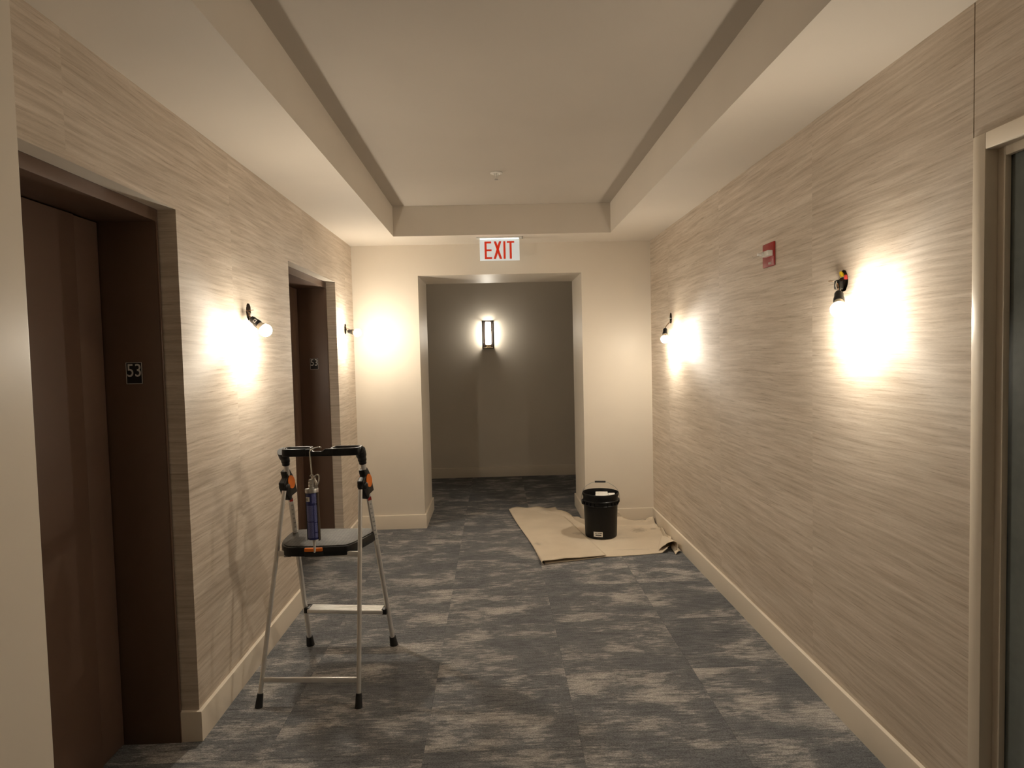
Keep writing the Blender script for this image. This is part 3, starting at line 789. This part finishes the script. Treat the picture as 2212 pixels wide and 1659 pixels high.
MB().tube(bez([bk(-0.150, 0.282), bk(-0.156, 0.30), bk(-0.151, 0.345), bk(-0.128, 0.395), bk(-0.085, 0.425), bk(-0.04, 0.439), bk(0.04, 0.437), bk(0.085, 0.417), bk(0.128, 0.386), bk(0.151, 0.345), bk(0.156, 0.30), bk(0.150, 0.282)], 6), 0.0019, 8).build('bail', 'steel', Bk)
MB().tube([bk(-0.043, 0.4405), bk(0.043, 0.4375)], 0.0072, 14).build('grip', 'rubber', Bk)
def bpatch(a0, a1, z0, z1, name, mat, lift_):
    rows = []
    for z in (z0, z1):
        r_ = 0.1275+(0.1365-0.1275)*(z-0.01)/0.245+lift_
        rows.append([BC+Vector((math.sin(math.radians(a0+(a1-a0)*k/8))*r_, -math.cos(math.radians(a0+(a1-a0)*k/8))*r_, z)) for k in range(9)])
    return MB().grid(rows).build(name, mat, stick if name != 'sticker' else Bk)
stick = None
stick = bpatch(-36, -3.5, 0.020, 0.060, 'sticker', 'paper', 0.0006)
for a0, a1, z0, z1 in ((-29, -26, .044, .052), (-25, -23, .046, .051), (-20, -18, .044, .052), (-15, -12, .044, .052), (-11.5, -9.5, .044, .052), (-9, -6.5, .044, .052),
                       (-29, -26.5, .028, .038), (-26, -23, .028, .038), (-22.5, -20, .028, .038), (-19, -15, .027, .038), (-14.5, -8, .028, .037)):
    bpatch(a0, a1, z0, z1, 'sticker_mark', 'ink', 0.0010)
# things inside
def sheet_thing(pts, t, label, name='paper_sheet'):
    pts = [BC+Vector(p) for p in pts]; n_ = (pts[1]-pts[0]).cross(pts[2]-pts[0]).normalized()*t
    o = MB().add(pts+[p+n_ for p in pts], [(3, 2, 1, 0), (4, 5, 6, 7), (0, 1, 5, 4), (1, 2, 6, 5), (2, 3, 7, 6), (3, 0, 4, 7)]).build(name, 'paper', smooth=0)
    return tag(o, label, 'paper')
sheet_thing([(-0.055, -0.085, 0.315), (0.055, -0.095, 0.315), (0.066, 0.048, 0.342), (-0.030, 0.060, 0.342)], 0.004, 'larger white sheet lying inside the black pail')
sheet_thing([(0.058, -0.060, 0.328), (0.112, -0.045, 0.330), (0.118, 0.015, 0.338), (0.067, 0.02, 0.338)], 0.003, 'smaller white card at the right side inside the black pail')
bx('contents', BC+Vector((-0.09, -0.07, 0.012)), BC+Vector((0.09, 0.07, 0.315)), 'steel', Bk, bevel=0.01)

# ================================================================== bare bulbs
def bulb(key, xw, side, B, d, label, wires):
    """xw wall plane, side +1 when the wall is on the left (room towards +x)"""
    y, z = HOLES[key]; B = Vector(B); d = Vector(d).normalized()
    r = empty('bare_bulb', (xw, y, B.z-0.03)); tag(r, label, 'light bulb', 'bare bulbs hanging from holes in the corridor walls')
    # box in the wall behind the hole
    x0 = xw-side*0.002; x1 = xw-side*0.062
    mb = MB(); a = (y-HW+0.001, y+HW-0.001, z-HH+0.001, z+HH-0.001)
    t = 0.002
    for p_, q_ in (((x0, a[0], a[2]), (x1, a[0]+t, a[3])), ((x0, a[1]-t, a[2]), (x1, a[1], a[3])), ((x0, a[0], a[2]), (x1, a[1], a[2]+t)), ((x0, a[0], a[3]-t), (x1, a[1], a[3])), ((x1, a[0], a[2]), (x1-side*t, a[1], a[3]))):
        mb.box(p_, q_)
    mb.build('junction_box', 'darkmetal', r, smooth=0)
    prof = []
    for k in range(0, 17):
        th = math.radians(127-127*k/16)
        prof.append((0.030*math.sin(th), 0.030*math.cos(th)))
    prof[-1] = (0.0004, 0.030)
    gl = MB().lathe(prof, B, d, 28, cap0=False).build('glass_dome', 'bulb', r)
    ga = gl.data.attributes.new('glow', 'FLOAT', 'POINT')
    for v in gl.data.vertices:
        c_ = (v.co+ORG[gl]-B).normalized().dot(d)
        ga.data[v.index].value = 0.20+0.80*max(0.0, (c_+0.55)/1.55)
    MB().lathe([(0.0236, -0.0175), (0.0248, -0.0190), (0.0215, -0.028), (0.0165, -0.040), (0.0150, -0.050)], B, d, 28).build('collar', 'bulbbase', r)
    so = MB().lathe([(0.0195, -0.042), (0.0200, -0.044), (0.0195, -0.056), (0.0165, -0.066), (0.0165, -0.082), (0.0125, -0.091), (0.006, -0.093)], B, d, 20).build('socket', 'black', r)
    st = B-d*0.092
    for k, (m_, mid) in enumerate(wires):
        pts = [st+Vector((0, 0.004*(k-0.5), 0))]+[Vector(q) for q in mid]
        MB().tube(bez(pts, 6), 0.0019, 8).build('wire', m_, r)
    return r, so, st
# 1: nearest, right wall
y, z = HOLES['Rn']
r, so, st = bulb('Rn', XR, -1, (1.296, 2.382, 1.638), (-0.31, -0.58, -0.75), 'bright bare bulb on the right wall, nearest the door frame', [
    ('wire', [(1.338, 2.452, 1.728), (1.354, 2.472, 1.748), (1.40, 2.49, 1.765)]),
    ('wirewhite', [(1.322, 2.452, 1.735), (1.345, 2.470, 1.764), (1.40, 2.485, 1.775)]),
    ('copper', [(1.330, 2.455, 1.742), (1.338, 2.505, 1.757), (1.335, 2.53, 1.760)])])
MB().lathe([(0.009, 0), (0.0085, 0.012), (0.005, 0.022), (0.003, 0.023)], (1.362, 2.478, 1.770), (-0.2, 0.2, 0.8), 14).build('wire_nut', 'yellow', r)
MB().lathe([(0.007, 0), (0.0065, 0.010), (0.004, 0.017)], (1.366, 2.462, 1.760), (-0.1, -0.2, 0.6), 14).build('wire_nut', 'rednut', r)
MB().lathe([(0.0155, 0), (0.0165, 0.004), (0.0165, 0.028), (0.012, 0.034)], (1.340, 2.466, 1.722), (0.1, 0.1, 1), 16).build('socket_adapter', 'black', r)
# 2: farther, right wall
r, so, st = bulb('Rf', XR, -1, (1.300, 4.862, 1.587), (-0.16, -0.45, -0.88), 'bare bulb on the right wall, near the far corner', [
    ('wire', [(1.332, 4.918, 1.694), (1.362, 4.935, 1.715), (1.39, 4.94, 1.73)]),
    ('copper', [(1.326, 4.914, 1.690), (1.36, 4.935, 1.722), (1.40, 4.945, 1.735)])])
MB().tube([(1.372, 4.93, 1.748), (1.340, 4.925, 1.750)], 0.0018, 8).build('wire', 'wirewhite', r)
# 3: left wall between the two lift niches
r, so, st = bulb('Ln', XL, 1, (-1.098, 3.125, 1.643), (0.74, -0.05, -0.66), 'bare bulb on the left wall, between the two elevator doors', [
    ('wire', [(-1.185, 3.165, 1.712), (-1.21, 3.19, 1.74), (-1.24, 3.20, 1.745)]),
    ('wirewhite', [(-1.187, 3.172, 1.705), (-1.20, 3.205, 1.735), (-1.25, 3.22, 1.75)]),
    ('copper', [(-1.18, 3.155, 1.715), (-1.198, 3.18, 1.735), (-1.215, 3.185, 1.752)])])
MB().tube([(-1.206, 3.19, 1.745), (-1.172, 3.185, 1.746)], 0.0015, 8).build('wire', 'copper', r)
c = Vector((-1.098, 3.125, 1.643))-Vector((0.74, -0.05, -0.66)).normalized()*0.062
n_ = Vector((0.25, -0.95, 0.15)).normalized(); a_ = Vector((0.74, -0.05, -0.66)).normalized(); n_ = (n_-a_*n_.dot(a_)).normalized(); b_ = a_.cross(n_)
lb = MB().obox(c+n_*0.0185, a_*0.007, b_*0.0085, n_*0.0012).build('socket_label', 'signwhite', so)
MB().obox(c+n_*0.0195, a_*0.0035, b_*0.0045, n_*0.0010).build('label_mark', 'ink', so)
# 4: left wall at the far corner
r, so, st = bulb('Lf', XL, 1, (-1.092, 5.180, 1.701), (0.86, -0.42, -0.16), 'bare bulb on the left wall, beyond the farther elevator door', [
    ('wire', [(-1.190, 5.234, 1.728), (-1.212, 5.258, 1.745), (-1.24, 5.265, 1.75)]),
    ('copper', [(-1.188, 5.232, 1.725), (-1.202, 5.256, 1.755), (-1.23, 5.265, 1.765)])])
MB().tube([(-1.206, 5.245, 1.738), (-1.168, 5.24, 1.735)], 0.0015, 8).build('wire', 'copper', r)

# ================================================================== signs and devices
# exit sign
EY = 5.295; ex0, ex1, ez0, ez1 = -0.098, 0.226, 2.268, 2.441
X = empty('exit_sign', ((ex0+ex1)/2, EY, ez0)); tag(X, 'lit white exit sign with red letters hanging from the ceiling edge', 'exit sign')
bx('canopy', (ex0-0.025, EY-0.045, ZS-0.006), (ex1+0.030, EY+0.045, ZS), 'white', X, bevel=0.002)
bx('panel', (ex0, EY-0.005, ez0), (ex1, EY+0.005, ZS-0.0105), 'exitpanel', X, bevel=0.002)
bx('light_strip', (ex0+0.004, EY-0.006, ZS-0.0105), (ex1-0.004, EY+0.006, ZS-0.005), 'exitedge', X, bevel=0.001)
bx('test_lever', (ex1+0.020, EY-0.05, ZS-0.020), (ex1+0.024, EY-0.046, ZS), 'darkmetal', X)
lh = 0.143; lz = ez0+0.013; st_ = 0.0155; ly = EY-0.0065
def letter(name, rects=None, polys=None):
    mb = MB()
    for a in rects or []: mb.box((a[0], ly-0.001, a[1]), (a[2], ly+0.002, a[3]))
    for p_ in polys or []: mb.prism(p_, (0, ly+0.002, 0), (1, 0, 0), (0, 0, 1), (0, -0.003, 0))
    mb.build(name, 'exitred', X, smooth=0)
x = ex0+0.039
letter('letter_e', [(x, lz, x+st_*1.1, lz+lh), (x+st_, lz, x+0.060, lz+st_), (x+st_, lz+lh/2-0.007, x+0.057, lz+lh/2+0.007), (x+st_, lz+lh-st_, x+0.055, lz+lh)])
x = ex0+0.111; w_ = 0.070; k = st_*1.25
letter('letter_x', polys=[[(x, lz), (x+k, lz), (x+w_-0.004, lz+lh), (x+w_-0.004-k, lz+lh)], [(x+w_-k, lz), (x+w_, lz), (x+0.004+k, lz+lh), (x+0.004, lz+lh)]])
x = ex0+0.193
letter('letter_i', [(x, lz, x+st_*1.1, lz+lh)])
x = ex0+0.222
letter('letter_t', [(x, lz+lh-0.014, x+0.060, lz+lh), (x+0.0215, lz, x+0.0215+st_*1.1, lz+lh-0.013)])

# floor number signs on the lift jambs
def number_sign(y1, label):
    yj = y1-0.020-0.001
    s_ = empty('floor_number_sign', (-1.380, yj, 1.421)); tag(s_, label, 'sign', 'floor number signs on the elevator jambs')
    x0, x1, z0, z1 = -1.410, -1.350, 1.421, 1.503
    pl = bx('plate', (x0, yj-0.003, z0), (x1, yj+0.001, z1), 'signblack', s_, bevel=0.0006, bseg=1)
    mb = MB(); e = 0.0016
    for a in ((x0, z0, x1, z0+e), (x0, z1-e, x1, z1), (x0, z0, x0+e, z1), (x1-e, z0, x1, z1)): mb.box((a[0], yj-0.0040, a[1]), (a[2], yj-0.0028, a[3]))
    mb.build('border', 'signwhite', s_, smooth=0)
    text_mesh('53', 'signwhite', s_, (x0+0.0045, yj-0.0030, z0+0.0275), (1, 0, 0), (0, 0, 1), 0.049, 0.0012, 'number', width=0.051)
number_sign(N1[1], 'black number 53 sign on the jamb of the nearer elevator')
number_sign(N2[1], 'black number 53 sign on the jamb of the farther elevator')

# fire alarm strobe on the right wall
fy0, fy1, fz0, fz1 = 3.090, 3.220, 1.900, 2.017
Fa = empty('fire_strobe', (XR, (fy0+fy1)/2, fz0)); tag(Fa, 'red fire alarm plate with a white strobe on the right wall', 'fire alarm')
bx('plate', (XR-0.010, fy0, fz0), (XR+0.0, fy1, fz1), 'red', Fa, bevel=0.004)
bx('strobe_body', (XR-0.036, 3.100, 1.948), (XR-0.009, 3.168, 1.975), 'white', Fa, bevel=0.003)
mb = MB()
for k in range(5):
    mb.lathe([(0.0115-0.0012*k, 0.0), (0.0125-0.0012*k, 0.003), (0.0085-0.0012*k, 0.006)], (XR-0.036-0.0058*k, 3.150, 1.961), (-1, 0.05, -0.08), 12)
mb.build('strobe_lens', 'lens', Fa)
MB().tube([(XR-0.050, 3.152, 1.957), (XR-0.082, 3.158, 1.945), (XR-0.084, 3.160, 1.953)], 0.0016, 8).build('lens_clip', 'chrome', Fa)
text_mesh('FIRE', 'signwhite', Fa, (XR-0.0102, 3.150, 1.909), (0, -1, 0), (0, 0, 1), 0.012, 0.0006, 'lettering', width=0.036)

# sprinkler in the tray ceiling
S = empty('sprinkler_head', (0.042, 4.262, ZT-0.05)); tag(S, 'small white sprinkler head in the raised ceiling', 'sprinkler')
MB().lathe([(0.040, 0), (0.040, 0.004), (0.036, 0.007), (0.024, 0.0085), (0.018, 0.004), (0.017, 0.002)], (0.042, 4.262, ZT), (0, 0, -1), 32).build('escutcheon', 'white', S)
for s_ in (-1, 1): MB().tube([(0.042+s_*0.012, 4.262, ZT-0.003), (0.042+s_*0.012, 4.262, ZT-0.02), (0.042+s_*0.003, 4.262, ZT-0.043)], 0.0022, 8).build('frame_arm', 'white', S)
MB().lathe([(0.0022, 0), (0.0022, 0.04)], (0.042, 4.262, ZT-0.003), (0, 0, -1), 10).build('glass_fuse', 'white', S)
MB().lathe([(0.012, 0), (0.0125, 0.0015), (0.012, 0.003)], (0.042, 4.262, ZT-0.044), (0, 0, -1), 20).build('deflector', 'steel', S)

# wall sconce in the cross corridor
sx, sy = -0.070, YF
K = empty('wall_sconce', (sx, sy, 1.575)); tag(K, 'slim metal framed wall sconce glowing white beyond the opening', 'wall lamp')
k0, k1 = 1.575, 1.912; hw_ = 0.064
bx('backplate', (sx-hw_, sy-0.012, k0), (sx+hw_, sy, k1), 'sconceback', K, bevel=0.002)
for s_ in (-1, 1):
    bx('side_frame', (sx+s_*hw_-0.005, sy-0.110, k0), (sx+s_*hw_+0.005, sy-0.012, k0+0.012), 'darkmetal', K, bevel=0.001)
    bx('side_frame', (sx+s_*hw_-0.005, sy-0.110, k1-0.012), (sx+s_*hw_+0.005, sy-0.012, k1), 'darkmetal', K, bevel=0.001)
    bx('upright', (sx+s_*hw_-0.009, sy-0.112, k0), (sx+s_*hw_+0.005, sy-0.098, k1), 'darkmetal', K, bevel=0.001)
bx('top_rail', (sx-hw_, sy-0.112, k1-0.010), (sx+hw_, sy-0.102, k1), 'darkmetal', K, bevel=0.001)
bx('bottom_shelf', (sx-hw_, sy-0.110, k0+0.004), (sx+hw_, sy-0.012, k0+0.014), 'brass', K, bevel=0.001)
bx('lamp_holder', (sx-0.026, sy-0.088, k0+0.014), (sx+0.026, sy-0.036, k0+0.050), 'brass', K, bevel=0.003)
MB().lathe([(0.034, 0), (0.035, 0.003), (0.035, 0.262), (0.033, 0.265)], (sx, sy-0.060, k0+0.052), (0, 0, 1), 28).build('glass_tube', 'sconceglass', K)
